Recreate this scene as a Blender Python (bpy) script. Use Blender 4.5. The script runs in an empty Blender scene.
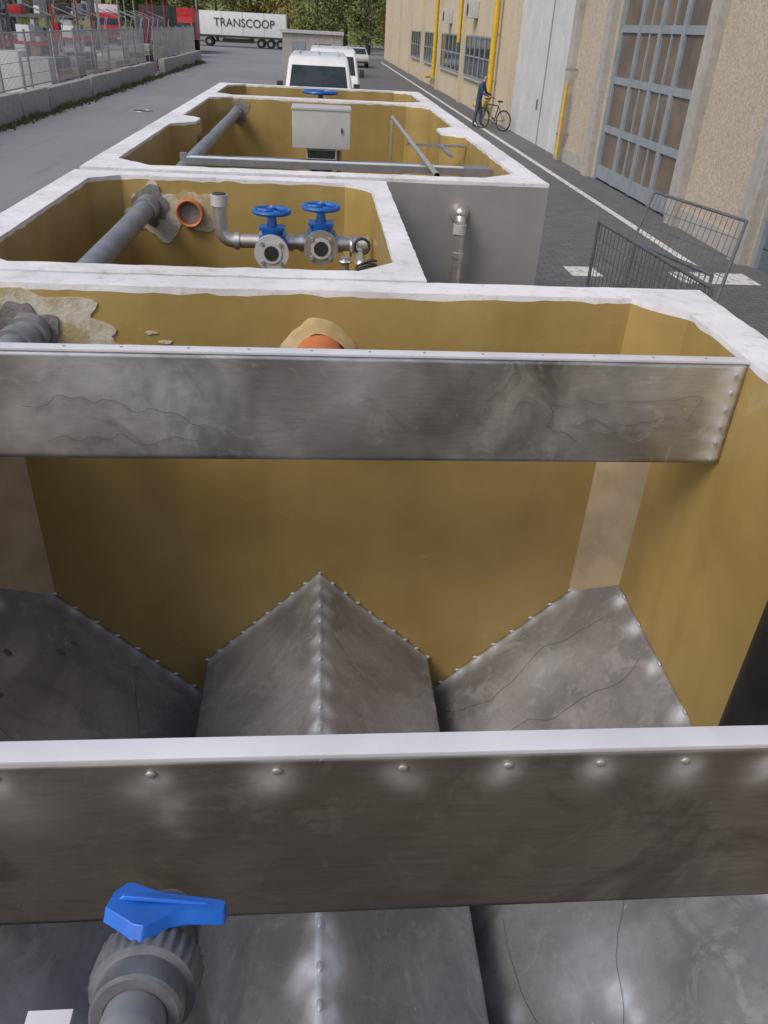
import bpy, bmesh, math, random
from mathutils import Vector, Matrix, noise
random.seed(7)
scene=bpy.context.scene
CAMZ=3.1
RIM=2.4
def Z(drop): return CAMZ-drop
COL=scene.collection

# ---------------------------------------------------------------- materials
def newmat(name):
    m=bpy.data.materials.new(name); m.use_nodes=True
    nt=m.node_tree; b=nt.nodes['Principled BSDF']
    return m,nt,b
def N(nt,t,**k):
    n=nt.nodes.new(t)
    for a,v in k.items():
        if a in n.inputs: n.inputs[a].default_value=v
        else: setattr(n,a,v)
    return n
def ramp(nt,src,a,b):
    r=N(nt,'ShaderNodeMapRange'); r.inputs[1].default_value=a; r.inputs[2].default_value=b
    nt.links.new(src,r.inputs[0]); return r.outputs[0]
def mixc(nt,f,c1,c2,mode='MIX'):
    x=N(nt,'ShaderNodeMix',data_type='RGBA',blend_type=mode)
    if isinstance(f,(int,float)): x.inputs[0].default_value=f
    else: nt.links.new(f,x.inputs[0])
    for i,c in ((6,c1),(7,c2)):
        if hasattr(c,'links'): nt.links.new(c,x.inputs[i])
        else: x.inputs[i].default_value=(*c,1)
    return x.outputs[2]
def mth(nt,op,a,b=0.0,clamp=False):
    x=N(nt,'ShaderNodeMath',operation=op,use_clamp=clamp)
    for i,c in ((0,a),(1,b)):
        if hasattr(c,'links'): nt.links.new(c,x.inputs[i])
        else: x.inputs[i].default_value=c
    return x.outputs[0]
def coords(nt,scale=(1,1,1),loc=(0,0,0)):
    t=N(nt,'ShaderNodeTexCoord'); mp=N(nt,'ShaderNodeMapping')
    mp.inputs['Scale'].default_value=scale; mp.inputs['Location'].default_value=loc
    nt.links.new(t.outputs['Object'],mp.inputs[0]); return mp.outputs[0]
def nz(nt,vec,scale,detail=2.5,rough=.6,dist=0):
    n=N(nt,'ShaderNodeTexNoise'); n.inputs['Scale'].default_value=scale
    n.inputs['Detail'].default_value=detail; n.inputs['Roughness'].default_value=rough
    n.inputs['Distortion'].default_value=dist
    nt.links.new(vec,n.inputs['Vector']); return n.outputs['Fac']
def bump(nt,b,h,strength,dist=.01):
    bp=N(nt,'ShaderNodeBump'); bp.inputs['Strength'].default_value=strength; bp.inputs['Distance'].default_value=dist
    nt.links.new(h,bp.inputs['Height']); nt.links.new(bp.outputs[0],b.inputs['Normal'])
def M(name,c1,c2=None,rough=.6,metal=0,scale=4,bs=60,bstr=.15,lo=.38,hi=.62,rv=.12,coat=0):
    m,nt,b=newmat(name); v=coords(nt)
    if c2 is None: c2=tuple(x*.78 for x in c1)
    n0=nz(nt,v,scale,4)
    c=mixc(nt,ramp(nt,n0,lo,hi),c1,c2)
    nt.links.new(c,b.inputs['Base Color'])
    r=N(nt,'ShaderNodeMapRange'); r.inputs[3].default_value=max(0.03,rough-rv); r.inputs[4].default_value=min(1,rough+rv)
    nt.links.new(n0,r.inputs[0]); nt.links.new(r.outputs[0],b.inputs['Roughness'])
    b.inputs['Metallic'].default_value=metal
    if coat: b.inputs['Coat Weight'].default_value=coat
    if bstr: bump(nt,b,nz(nt,v,bs,1),bstr,.005)
    return m

def ochre_mat():
    m,nt,b=newmat('ochre_resin'); v=coords(nt); vs=coords(nt,(1,1,.18))
    n1=nz(nt,v,1.7,3)
    c=mixc(nt,ramp(nt,n1,.35,.65),(.43,.310,.112),(.33,.232,.080))
    c=mixc(nt,mth(nt,'MULTIPLY',ramp(nt,nz(nt,vs,7,3),.5,.75),.35),c,(.26,.18,.06))
    sp=ramp(nt,nz(nt,v,6,5,.7,1.5),.62,.76)
    c=mixc(nt,mth(nt,'MULTIPLY',sp,.28),c,(.55,.46,.29))
    sp2=ramp(nt,nz(nt,v,17,4,.75,.6),.735,.76)
    c=mixc(nt,mth(nt,'MULTIPLY',sp2,.35),c,(.60,.54,.40))
    nt.links.new(c,b.inputs['Base Color'])
    r=N(nt,'ShaderNodeMapRange'); r.inputs[3].default_value=.28; r.inputs[4].default_value=.52
    nt.links.new(n1,r.inputs[0]); nt.links.new(r.outputs[0],b.inputs['Roughness'])
    bump(nt,b,nz(nt,v,14,3,.6),.35,.008)
    return m
def rim_mat():
    m,nt,b=newmat('rim_concrete'); v=coords(nt)
    c=mixc(nt,ramp(nt,nz(nt,v,3,3),.4,.65),(.80,.80,.83),(.66,.66,.68))
    c=mixc(nt,mth(nt,'MULTIPLY',ramp(nt,nz(nt,v,22,5,.75),.53,.70),.55),c,(.44,.43,.42))
    c=mixc(nt,mth(nt,'MULTIPLY',ramp(nt,nz(nt,v,6,5,.75),.60,.70),.5),c,(.46,.40,.27))
    nt.links.new(c,b.inputs['Base Color']); b.inputs['Roughness'].default_value=.75
    bump(nt,b,nz(nt,v,50,3,.7),.35,.006)
    return m
def steel_mat(name,cd,cl,cw,r0,r1,metal=.95,str_scale=(1,1,9),bl=2.2,wk=1.0):
    m,nt,b=newmat(name); v=coords(nt); vb=coords(nt,str_scale)
    c=mixc(nt,ramp(nt,nz(nt,v,bl,3,.6,.8),.38,.62),cd,cl)
    nb_=nz(nt,vb,16,4,.7)
    c=mixc(nt,mth(nt,'MULTIPLY',ramp(nt,nb_,.4,.7),.30),c,tuple(x*.65 for x in cd))
    c=mixc(nt,mth(nt,'MULTIPLY',ramp(nt,nz(nt,v,5,6,.75,2.2),.54,.64),.35),c,tuple(min(.9,x*1.4) for x in cl))
    c=mixc(nt,mth(nt,'MULTIPLY',ramp(nt,nz(nt,v,3.1,4,.7,1.2),.56,.68),.45),c,tuple(x*.55 for x in cd))
    dots=ramp(nt,nz(nt,v,48,2),.735,.76)
    c=mixc(nt,mth(nt,'MULTIPLY',dots,.4),c,cw)
    at=N(nt,'ShaderNodeAttribute',attribute_name='weld')
    w=mth(nt,'MULTIPLY',at.outputs['Fac'],mth(nt,'ADD',mth(nt,'MULTIPLY',nz(nt,v,28,3,.6),1.1),.30),True)
    w=mth(nt,'MULTIPLY',w,wk,True)
    c=mixc(nt,w,c,cw)
    nt.links.new(c,b.inputs['Base Color'])
    nt.links.new(mth(nt,'SUBTRACT',metal,mth(nt,'MULTIPLY',w,metal*.6)),b.inputs['Metallic'])
    r=N(nt,'ShaderNodeMapRange'); r.inputs[3].default_value=r0; r.inputs[4].default_value=r1
    nt.links.new(nz(nt,v,3.5,4,.65,1),r.inputs[0])
    nt.links.new(mth(nt,'ADD',r.outputs[0],mth(nt,'MULTIPLY',w,.15)),b.inputs['Roughness'])
    bump(nt,b,nb_,.05,.004)
    return m
OCH=ochre_mat(); RIMM=rim_mat()
BEIGE=M('beige_chamfer',(.48,.395,.27),(.38,.305,.20),.6,scale=6)  # lighter beige tone for the lower far chamfer faces
OUTC=M('tank_outer_concrete',(.30,.295,.30),(.25,.245,.25),.75,scale=2,bs=90,bstr=.25)
STEEL=steel_mat('baffle_steel',(.30,.29,.29),(.72,.71,.71),(.85,.87,.92),.26,.46,metal=.82)
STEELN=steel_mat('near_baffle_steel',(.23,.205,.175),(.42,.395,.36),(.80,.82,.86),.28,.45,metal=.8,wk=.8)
PLATE=steel_mat('hopper_steel',(.27,.275,.30),(.43,.435,.47),(.78,.86,1.0),.34,.52,metal=.5,str_scale=(3,3,3),bl=2.4)
FLANGE=M('flange_steel',(.80,.80,.84),(.70,.70,.74),.45,.2,scale=7,bstr=.05)  # baffle lip paler than its face: upward-facing brightness put into the colour
WELD=M('weld_metal',(.58,.62,.70),(.42,.45,.5),.5,.4,scale=40,bstr=0)
BOLT=M('bolt_steel',(.50,.49,.48),rough=.5,metal=.6,scale=30,bstr=0)
STAIN=M('stainless_pipe',(.68,.66,.63),(.56,.53,.48),.36,.75,scale=14,bstr=.1)
PVC=M('grey_pvc',(.25,.26,.285),(.19,.20,.22),.45,scale=9,bstr=.08)
PVCN=M('valve_grey_pvc',(.15,.16,.175),(.10,.105,.12),.38,scale=26,bs=150,bstr=.1,coat=.08)
BLUEP=M('blue_plastic',(.012,.15,.66),(.010,.12,.55),.35,scale=30,bs=200,bstr=.06,coat=.1)
BLUEV=M('blue_valve_enamel',(.012,.13,.48),(.01,.10,.38),.4,scale=12,coat=.2)
TERRA=M('terracotta_pvc',(.56,.19,.07),(.46,.14,.055),.5,scale=8)
MORT=M('mortar',(.60,.56,.48),(.43,.35,.20),.9,scale=9,bs=70,bstr=.5,lo=.45,hi=.6)
MORTG=M('mortar_grey',(.26,.25,.24),(.17,.165,.16),.9,scale=16,bs=70,bstr=.6)
BLK=M('black_rubber',(.012,.012,.013),(.02,.02,.02),.5,scale=8)
DARK=M('dark_metal',(.06,.062,.066),(.04,.04,.042),.5,.4,scale=8,bstr=0)
WET=M('damp_mark',(.16,.16,.17),(.10,.10,.11),.3,.3,scale=30,bstr=0)
ZINC=M('galvanised',(.42,.43,.45),(.32,.33,.35),.45,.7,scale=10,bstr=0)
ZDK=M('barrier_steel',(.20,.205,.22),(.15,.155,.165),.5,.5,scale=10,bstr=0)
BOXG=M('cabinet_grey',(.52,.53,.53),(.45,.46,.46),.5,scale=5,bstr=0)
WHITE=M('white_paint',(.78,.79,.80),(.70,.71,.72),.35,scale=2,bstr=0,coat=.3)
GLASS=M('dark_glass',(.035,.045,.05),(.02,.028,.03),.08,scale=2,bstr=0,rv=.02)
TYRE=M('tyre',(.02,.02,.02),rough=.85,bstr=0)
RED=M('red_paint',(.50,.03,.03),(.4,.02,.025),.4,scale=3,bstr=0)
YEL=M('yellow_pipe_paint',(.66,.44,.03),(.54,.35,.03),.5,scale=6,bstr=0)
INK=M('marker_ink',(.09,.09,.10),rough=.7,bstr=0)

# ---------------------------------------------------------------- mesh builder
class MB:
    def __init__(s): s.bm=bmesh.new(); s.mats=[]
    def mi(s,m):
        if m not in s.mats: s.mats.append(m)
        return s.mats.index(m)
    def _set(s,vs,m):
        i=s.mi(m); fs=set()
        for v in vs:
            for f in v.link_faces: fs.add(f)
        for f in fs: f.material_index=i
    def box(s,lo,hi,m,rot=None,bev=0):
        lo=Vector(lo);hi=Vector(hi);c=(lo+hi)/2;d=hi-lo
        mt=Matrix.Translation(c)
        if rot is not None: mt=mt@rot.to_4x4()
        r=bmesh.ops.create_cube(s.bm,size=1,matrix=mt@Matrix.Diagonal((abs(d.x),abs(d.y),abs(d.z),1)))
        s._set(r['verts'],m)
        if bev:
            es=list({e for v in r['verts'] for e in v.link_edges})
            bmesh.ops.bevel(s.bm,geom=es,offset=bev,segments=2,affect='EDGES',profile=.7)
    def cyl(s,p0,p1,r,m,r2=None,seg=20,caps=True):
        p0=Vector(p0);p1=Vector(p1);d=p1-p0
        if d.length<1e-6: return
        mt=Matrix.Translation((p0+p1)/2)@d.to_track_quat('Z','Y').to_matrix().to_4x4()
        q=bmesh.ops.create_cone(s.bm,cap_ends=caps,segments=seg,radius1=r,radius2=r if r2 is None else r2,depth=d.length,matrix=mt)
        s._set(q['verts'],m)
    def sph(s,c,r,m,sc=(1,1,1),seg=14):
        q=bmesh.ops.create_uvsphere(s.bm,u_segments=seg,v_segments=max(6,seg//2),radius=r,matrix=Matrix.Translation(c)@Matrix.Diagonal((*sc,1)))
        s._set(q['verts'],m)
    def tube(s,pts,r,m,seg=14):
        for a,b in zip(pts[:-1],pts[1:]): s.cyl(a,b,r,m,seg=seg)
        for p in pts[1:-1]: s.sph(p,r*1.0,m,seg=seg)
    def lathe(s,p0,axis,prof,m,seg=32,groove=0,wob=0):
        axis=Vector(axis).normalized(); q=axis.to_track_quat('Z','Y').to_matrix()
        rings=[]
        for (h,r,g) in prof:
            ring=[]
            for i in range(seg):
                a=2*math.pi*i/seg
                rr=r
                if g and (i%4)<2: rr=r*(1-groove)
                if wob: rr*=1+wob*noise.noise((math.cos(a)*2,math.sin(a)*2,h*9))
                ring.append(s.bm.verts.new(Vector(p0)+q@Vector((rr*math.cos(a),rr*math.sin(a),h))))
            rings.append(ring)
        i0=s.mi(m)
        for A,B in zip(rings[:-1],rings[1:]):
            for i in range(seg):
                f=s.bm.faces.new((A[i],A[(i+1)%seg],B[(i+1)%seg],B[i])); f.material_index=i0
    def torus(s,c,axis,R,r,m,seg=28,ms=8):
        q=Vector(axis).to_track_quat('Z','Y').to_matrix(); rings=[]
        for i in range(seg):
            a=2*math.pi*i/seg; rg=[]
            for j in range(ms):
                b=2*math.pi*j/ms
                rg.append(s.bm.verts.new(Vector(c)+q@Vector(((R+r*math.cos(b))*math.cos(a),(R+r*math.cos(b))*math.sin(a),r*math.sin(b)))))
            rings.append(rg)
        k=s.mi(m)
        for i in range(seg):
            A=rings[i];B=rings[(i+1)%seg]
            for j in range(ms):
                f=s.bm.faces.new((A[j],B[j],B[(j+1)%ms],A[(j+1)%ms])); f.material_index=k
    def poly(s,pts,m):
        f=s.bm.faces.new([s.bm.verts.new(p) for p in pts]); f.material_index=s.mi(m); return f
    def prism(s,poly,ax,lo,hi,m):
        def P(p,t):
            v=[0,0,0]; o=[i for i in range(3) if i!=ax]; v[o[0]]=p[0]; v[o[1]]=p[1]; v[ax]=t; return v
        A=[s.bm.verts.new(P(p,lo)) for p in poly]; B=[s.bm.verts.new(P(p,hi)) for p in poly]
        k=s.mi(m); fs=[s.bm.faces.new(A),s.bm.faces.new(B)]
        n=len(poly)
        for i in range(n): fs.append(s.bm.faces.new((A[i],A[(i+1)%n],B[(i+1)%n],B[i])))
        for f in fs: f.material_index=k
    def fin(s,name,parent=None,smooth=True,loc=None,rotz=0,norm=True):
        if norm: bmesh.ops.recalc_face_normals(s.bm,faces=s.bm.faces[:])
        me=bpy.data.meshes.new(name); s.bm.to_mesh(me); s.bm.free()
        for m in s.mats: me.materials.append(m)
        if smooth:
            for p in me.polygons: p.use_smooth=True
            me.set_sharp_from_angle(angle=math.radians(38))
        o=bpy.data.objects.new(name,me); COL.objects.link(o)
        if loc: o.location=loc
        o.rotation_euler[2]=rotz
        if parent: o.parent=parent
        return o
def empty(name,loc=(0,0,0),rotz=0):
    e=bpy.data.objects.new(name,None); COL.objects.link(e); e.location=loc; e.rotation_euler[2]=rotz; e.empty_display_size=.2; return e

# ---------------------------------------------------------------- tanks
def subdiv(poly,step=.04):
    out=[];n=len(poly)
    for i in range(n):
        a=Vector(poly[i]);b=Vector(poly[(i+1)%n]);k=max(1,int((b-a).length/step))
        for j in range(k): out.append(a+(b-a)*(j/k))
    return out
def tank(name,outer,inner,rim=RIM,floor=.15,split=None,beige=None):
    mb=MB();bm=mb.bm
    I=subdiv(inner);O=subdiv(outer)
    def ring(P,z,j=0,jz=0,seed=0):
        r=[]
        for p in P:
            n1=noise.noise((p.x*14+seed,p.y*14,seed)); n2=noise.noise((p.x*9,p.y*9+seed,seed+3.3)); n3=noise.noise((p.x*40,p.y*40,seed+8))
            r.append(bm.verts.new((p.x+j*(n1+.5*n3),p.y+j*(n2+.5*n3),z+jz*(n1*.6+n2*.6+n3*.4))))
        return r
    it=ring(I,rim,.005,.003,1); il=ring(I,rim-.018,0,.012,5)
    ot=ring(O,rim-.001,.004,.002,2); ol=ring(O,rim-.02,.0,.004,9); ob=ring(O,0.0)
    rings=[(it,il,RIMM)]
    last=il
    if split is not None:
        isp=ring(I,split); rings.append((il,isp,OCH)); last=isp
    ib=ring(I,floor); rings.append((last,ib,OCH))
    rings+= [(ot,ol,RIMM),(ol,ob,OUTC)]
    for A,B,m in rings:
        k=mb.mi(m); n=len(A)
        for i in range(n):
            f=bm.faces.new((A[i],A[(i+1)%n],B[(i+1)%n],B[i])); f.material_index=k
            if beige and m is OCH and A is last:
                c=f.calc_center_median()
                if beige(c): f.material_index=mb.mi(BEIGE)
    es=[]
    for L in (it,ot):
        for i in range(len(L)): es.append(bm.edges.get((L[i],L[(i+1)%len(L)])))
    r=bmesh.ops.triangle_fill(bm,edges=es,use_beauty=True,use_dissolve=False)
    k=mb.mi(RIMM)
    for g in r['geom']:
        if isinstance(g,bmesh.types.BMFace): g.material_index=k
    f=bm.faces.new(ib); f.material_index=mb.mi(OCH)
    return mb.fin(name,smooth=True)
def rect(x0,x1,y0,y1): return [(x0,y0),(x1,y0),(x1,y1),(x0,y1)]
def cham(x0,x1,y0,y1,c): return [(x0+c,y0),(x1-c,y0),(x1,y0+c),(x1,y1-c),(x1-c,y1),(x0+c,y1),(x0,y1-c),(x0,y0+c)]
tank('concrete_tank',rect(-1.27,1.27,-.42,2.515),cham(-1.13,1.13,-.29,2.39,.135),split=Z(.95),
     beige=lambda c:(abs(c.x)>1.0 and abs(c.x)<1.128 and c.y>2.2))
tank('concrete_tank',rect(-1.27,.35,2.535,4.44),cham(-1.14,.26,2.63,4.32,.13))
inner3=[(-.92,4.66),(.92,4.66),(1.14,4.86),(1.14,6.66),(.97,6.84),(.97,7.12),(1.14,7.30),(1.14,9.12),(.92,9.32),(-.92,9.32),(-1.14,9.12),(-1.14,7.30),(-.97,7.12),(-.97,6.84),(-1.14,6.66),(-1.14,4.86)]
tank('concrete_tank',rect(-1.27,1.27,4.53,9.43),inner3)
tank('concrete_tank',rect(-1.27,1.27,9.46,11.35),cham(-1.14,1.14,9.57,11.22,.2))

# ---------------------------------------------------------------- steel plates with ground weld spots and broad pale blotches
def plate(name,p00,p10,p11,p01,mat,welds=(),res=.02,warp=.002,thick=.004,parent=None,off=-1):
    p00,p10,p11,p01=map(Vector,(p00,p10,p11,p01))
    nx=max(2,int((p10-p00).length/res)); ny=max(2,int((p01-p00).length/res))
    nrm=(p10-p00).cross(p01-p00).normalized()
    vs=[];wv=[]
    for j in range(ny+1):
        for i in range(nx+1):
            u=i/nx;v=j/ny
            p=(p00*(1-u)+p10*u)*(1-v)+(p01*(1-u)+p11*u)*v
            w=0
            for (c,r,s) in welds:
                d=(p-Vector(c)).length/r
                if d<3: w+=s*math.exp(-d*d)
            wv.append(min(1,w))
            e=min(1,8*min(u,1-u),8*min(v,1-v))
            p=p+nrm*warp*e*(noise.noise(p*3.1)+.4*noise.noise(p*8))
            vs.append(p)
    fs=[]
    for j in range(ny):
        for i in range(nx):
            a=j*(nx+1)+i; fs.append((a,a+1,a+nx+2,a+nx+1))
    me=bpy.data.meshes.new(name); me.from_pydata([tuple(v) for v in vs],[],fs)
    at=me.attributes.new('weld','FLOAT','POINT'); at.data.foreach_set('value',wv)
    me.materials.append(mat)
    for p in me.polygons: p.use_smooth=True
    me.update()
    o=bpy.data.objects.new(name,me); COL.objects.link(o)
    s=o.modifiers.new('s','SOLIDIFY'); s.thickness=thick; s.offset=off; s.use_even_offset=False
    if parent: o.parent=parent
    return o
def inkline(parent,pts,r=.0011,name='marker_line'):
    mb=MB()
    for a,b in zip(pts[:-1],pts[1:]): mb.cyl(a,b,r,INK,seg=5)
    return mb.fin(name,parent=parent)

# near baffle
nb=empty('scum_baffle')
YN=.60; W=1.128
bx=[-.60,-.36,-.19,-.048,.098,.223,.335,.44,.56,.68,.8]
wl=[]
for x in bx:
    s=.55+.4*random.random()
    wl+=[((x+random.uniform(-.01,.01),YN,Z(.740)),random.uniform(.016,.026),s),((x+random.uniform(-.02,.02),YN,Z(.760)),random.uniform(.02,.034),random.uniform(.2,.5))]
wl+=[((-.17,YN,Z(.79)),.022,.4),((-.18,YN,Z(.82)),.016,.35),((-.35,YN,Z(.78)),.05,.3),((-.165,YN,Z(.845)),.012,.25)]
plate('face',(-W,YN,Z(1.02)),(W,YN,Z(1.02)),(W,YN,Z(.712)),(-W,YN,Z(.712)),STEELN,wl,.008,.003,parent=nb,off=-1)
mb=MB(); mb.box((-W,YN-.004,Z(.708)),(W,YN+.026,Z(.701)),FLANGE,bev=.0015); mb.box((-W,YN+.020,Z(.74)),(W,YN+.026,Z(.7082)),FLANGE); mb.fin('top_flange',parent=nb)
mb=MB()
for x in bx:
    mb.sph((x,YN-.001,Z(.731)),.0062,BOLT,(1,.4,.9),12)
mb.fin('bolts',parent=nb)

# far baffle
fb=empty('scum_baffle'); YF=1.86
wl=[((1.10,YF,Z(.73+.05*i)),.022,.9) for i in range(6)]+[((1.07,YF,Z(.74+.06*i)),.025,.45) for i in range(5)]
wl+=[((-.55,YF,Z(.78)),.20,.42),((-.32,YF,Z(.86)),.13,.38),((-.75,YF,Z(.92)),.13,.25),((.10,YF,Z(.76)),.10,.30),((.85,YF,Z(.80)),.16,.25),((.62,YF,Z(.9)),.12,.2)]  # wide radii: broad pale blotches across the sheet
plate('face',(-W,YF,Z(1.005)),(W,YF,Z(1.005)),(W,YF,Z(.708)),(-W,YF,Z(.708)),STEEL,wl,.015,.004,parent=fb)
mb=MB(); mb.box((-W,YF-.006,Z(.7075)),(W,YF+.03,Z(.7005)),FLANGE,bev=.0015)
mb.fin('top_flange',parent=fb)
mb=MB()
for i in range(15):
    x=-1.08+i*.150+random.uniform(-.01,.01); mb.cyl((x,YF+.012,Z(.701)),(x,YF+.012,Z(.699)),.004,BOLT,seg=8)
for i in range(6): mb.sph((1.10,YF-.006,Z(.74+.05*i)),.005,WELD,(1.3,.3,1.3),8)
mb.fin('rivets',parent=fb)
def wob(pts,yy,amp=.006,n=10):
    out=[]
    for a,b in zip(pts[:-1],pts[1:]):
        for k in range(n):
            t=k/n; x=a[0]+(b[0]-a[0])*t; z=a[1]+(b[1]-a[1])*t
            out.append((x+amp*noise.noise((x*25,z*25,1)),yy,z+amp*2*noise.noise((x*22,z*22,5))))
    return out
for q in ([(.62,Z(.83)),(1.03,Z(.81)),(1.0,Z(.86)),(.95,Z(.90)),(.70,Z(.92)),(.61,Z(.91)),(.62,Z(.83))],[(.66,Z(.90)),(.72,Z(.87)),(.80,Z(.89)),(.98,Z(.86))],[(-.75,Z(.86)),(-.6,Z(.83)),(-.5,Z(.85)),(-.4,Z(.87)),(-.28,Z(.90))],[(-.70,Z(.95)),(-.6,Z(.94)),(-.45,Z(.95)),(-.3,Z(.945))]):
    inkline(fb,wob(q,YF-.0058,.014),.0006)
# black tube in place of the pipe end's reflection, left end of far baffle
mb=MB(); pts=[]
for i in range(15):
    t=i/14; pts.append((-1.105+.045*math.sin(t*2.6),YF-.05-.02*math.sin(t*3),Z(.80+.20*t)))
mb.tube(pts,.016,BLK,seg=12); mb.fin('pipe_end_reflection')

# hopper
hp=empty('settling_hopper')
Y0,Y1=-.27,2.387
zr,ze=Z(1.78),Z(2.215); hw=.45
ridge=[];studs=[]
for y in range(0,25):
    yy=y*.098+.05+random.uniform(-.012,.012); s=random.uniform(.6,1.1)
    ridge.append(((.020,yy,zr-.020),.030,s)); ridge.append(((-.012,yy+.01,zr-.012),.020,s*.5)); studs.append((.003,yy,zr-.001))
wallL=[((-hw*t,Y1-.01,zr+(ze-zr)*t),.034,random.uniform(.5,1.1)) for t in [i/8 for i in range(9)]]
wallR=[((-p[0][0],p[0][1],p[0][2]),p[1],p[2]) for p in wallL]
eave=[((hw,y*.2+.1,ze),.024,random.uniform(.2,.7)) for y in range(12)]
spots=[((-.03,.92,zr-.04),.045,.9),((.03,.95,zr-.02),.05,1),((.02,.80,zr-.02),.045,.8)]
plate('deflector_left',(-hw,Y0,ze),(0.0,Y0,zr),(0.0,Y1,zr),(-hw,Y1,ze),PLATE,ridge+wallL+spots,.014,.004,parent=hp,off=-1)
plate('deflector_right',(0.0,Y0,zr),(hw,Y0,ze),(hw,Y1,ze),(0.0,Y1,zr),PLATE,ridge+wallR+spots+eave,.014,.004,parent=hp,off=-1)
mb=MB()
for c in studs: mb.sph(c,.0055,WELD,sc=(1.3,2.4,.6),seg=8)
for t in [i/9 for i in range(1,10)]:
    for sg in (-1,1): mb.sph((sg*hw*t,Y1-.004,zr+(ze-zr)*t),.007,WELD,sc=(1.8,1,.8),seg=8)
mb.fin('ridge_welds',parent=hp)
sw=MB()
for sg in (-1,1):
    xt,zt=sg*1.127,Z(1.745); xb,zb=sg*.36,Z(2.53)
    ws=[]
    for i in range(10):
        t=i/9
        c=(sg*(1.0-.62*t),Y1,Z(1.875)-(.63*t))
        ws.append((c,.038,random.uniform(.6,1.1))); sw.sph((c[0],Y1-.004,c[2]+.005),.008,WELD,(1.7,.8,.8),8)
    for i in range(14):
        yy=2.2-.19*i+random.uniform(-.02,.02); ws.append(((xt-sg*.015,yy,zt-.015),.03,random.uniform(.5,1.1))); sw.sph((xt-sg*.004,yy,zt+.002),.007,WELD,(.8,1.9,.8),8)
    if sg>0: ws+=[((.78,.98,Z(2.1)),.035,1),((.68,.90,Z(2.2)),.035,1),((.80,.92,Z(2.08)),.02,1),((.55,1.05,Z(2.33)),.03,.7),((.9,1.5,Z(1.98)),.1,.25),((.62,1.9,Z(2.26)),.12,.35),((.85,2.1,Z(2.03)),.10,.3),((.75,1.05,Z(2.13)),.16,.4)]
    else: ws+=[((-.8,1.7,Z(2.08)),.12,.3),((-.62,1.0,Z(2.26)),.07,.6),((-.75,1.0,Z(2.13)),.12,.5),((-.9,1.15,Z(1.98)),.08,.5)]
    a=((xb,Y0,zb),(xt,Y0,zt),(xt,Y1,zt),(xb,Y1,zb))
    if sg<0: a=(a[1],a[0],a[3],a[2])
    plate('side_plate',*a,PLATE,ws,.014,.006,parent=hp)
sw.fin('side_welds',parent=hp)
def onside(sg,t,y):
    x=sg*(1.127-.767*t); z=Z(1.745)-.785*t
    return (x,y,z+.0075)
def curve(sg,P,n=14):
    pts=[]
    for a,b in zip(P[:-1],P[1:]):
        for k in range(n):
            t=k/n; tt=a[0]+(b[0]-a[0])*t; yy=a[1]+(b[1]-a[1])*t
            pts.append(onside(sg,tt+.05*noise.noise((tt*5,yy*5,2)),yy+.06*noise.noise((tt*6,yy*6,7))))
    return pts
inkline(hp,curve(1,[(.05,1.9),(.25,1.84),(.5,1.95),(.7,1.9)]),.0006)
inkline(hp,curve(1,[(.1,2.15),(.35,2.2),(.6,2.1),(.8,2.25)]),.0006)
inkline(hp,curve(1,[(.35,1.35),(.40,1.1),(.55,.8),(.7,.6)]),.0006)
inkline(hp,curve(1,[(.74,1.3),(.70,1.0),(.60,.7)]),.0006)
inkline(hp,curve(-1,[(.05,1.8),(.3,1.7),(.6,1.86),(.8,1.78)]),.0006)
inkline(hp,curve(-1,[(.55,2.2),(.62,2.0),(.7,1.9)]),.0006)
mb=MB()
for (t,y,r) in ((.12,2.02,.014),(.15,1.85,.017),(.30,2.22,.012),(.27,2.15,.014)):
    c=Vector(onside(-1,t,y))
    mbm=[]
    for i in range(18):
        a=i/18*2*math.pi; rr=r*(1+.8*noise.noise((math.cos(a)*1.3,math.sin(a)*1.3,y*7))+.3*noise.noise((math.cos(a)*4,math.sin(a)*4,y*7)))
        mbm.append(c+Vector((.7*math.cos(a)*rr,.6*math.sin(a)*rr,-.7*math.cos(a)*rr*1.02)))
    mb.poly(mbm,WET)
mb.fin('damp_marks',parent=hp)

# black vertical pipe at the right
mb=MB(); mb.cyl((1.035,1.2,Z(1.85)),(1.035,1.2,Z(.95)),.085,BLK,seg=28); mb.fin('black_drain_pipe')

# ---------------------------------------------------------------- pipes through the walls
def blob(mb,cx,y,cz,r,m,seed,sx=1,sz=1,t=.004):
    pts=[]
    for i in range(64):
        a=i/64*2*math.pi; ca,sa=math.cos(a),math.sin(a)
        rr=r*(1+.55*noise.noise((ca*1.1+seed,sa*1.1,seed))+.28*noise.noise((ca*2.6,sa*2.6+seed,seed)))
        pts.append((cx+sx*rr*ca,min(cz+sz*rr*sa,RIM-.012-.001*(i%3))))
    mb.prism(pts,1,y-t,y+.01,m)
px,pz=-.885,Z(.845)
mb=MB()
mb.cyl((px,2.06,pz),(px,9.34,pz),.048,PVC,seg=24)
for y0,y1 in ((2.33,2.388),(4.18,4.30),(9.12,9.30),(4.67,4.74),(2.22,2.27)): mb.cyl((px,y0,pz),(px,y1,pz),.060,PVC,seg=24)
mb.cyl((px,2.02,pz),(px,2.1,pz),.054,DARK,seg=24)
mb.fin('drain_pipe')
mb=MB()
blob(mb,px,2.389,pz-.0,.088,MORTG,3,1,1,.012)
blob(mb,px+.03,2.390,pz+.02,.155,MORT,9.4,1.25,.72,.005)
blob(mb,px+.10,2.390,pz-.05,.10,MORT,14.7,1.5,.6,.006)
for (ox,oz,r,s) in ((.30,-.05,.018,13),(.24,-.09,.018,17),(.36,.0,.008,12),(.40,-.03,.009,19),(.31,-.075,.012,27)): blob(mb,px+ox,2.390,pz+oz,r,MORT,s,2.3,.55)
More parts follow.
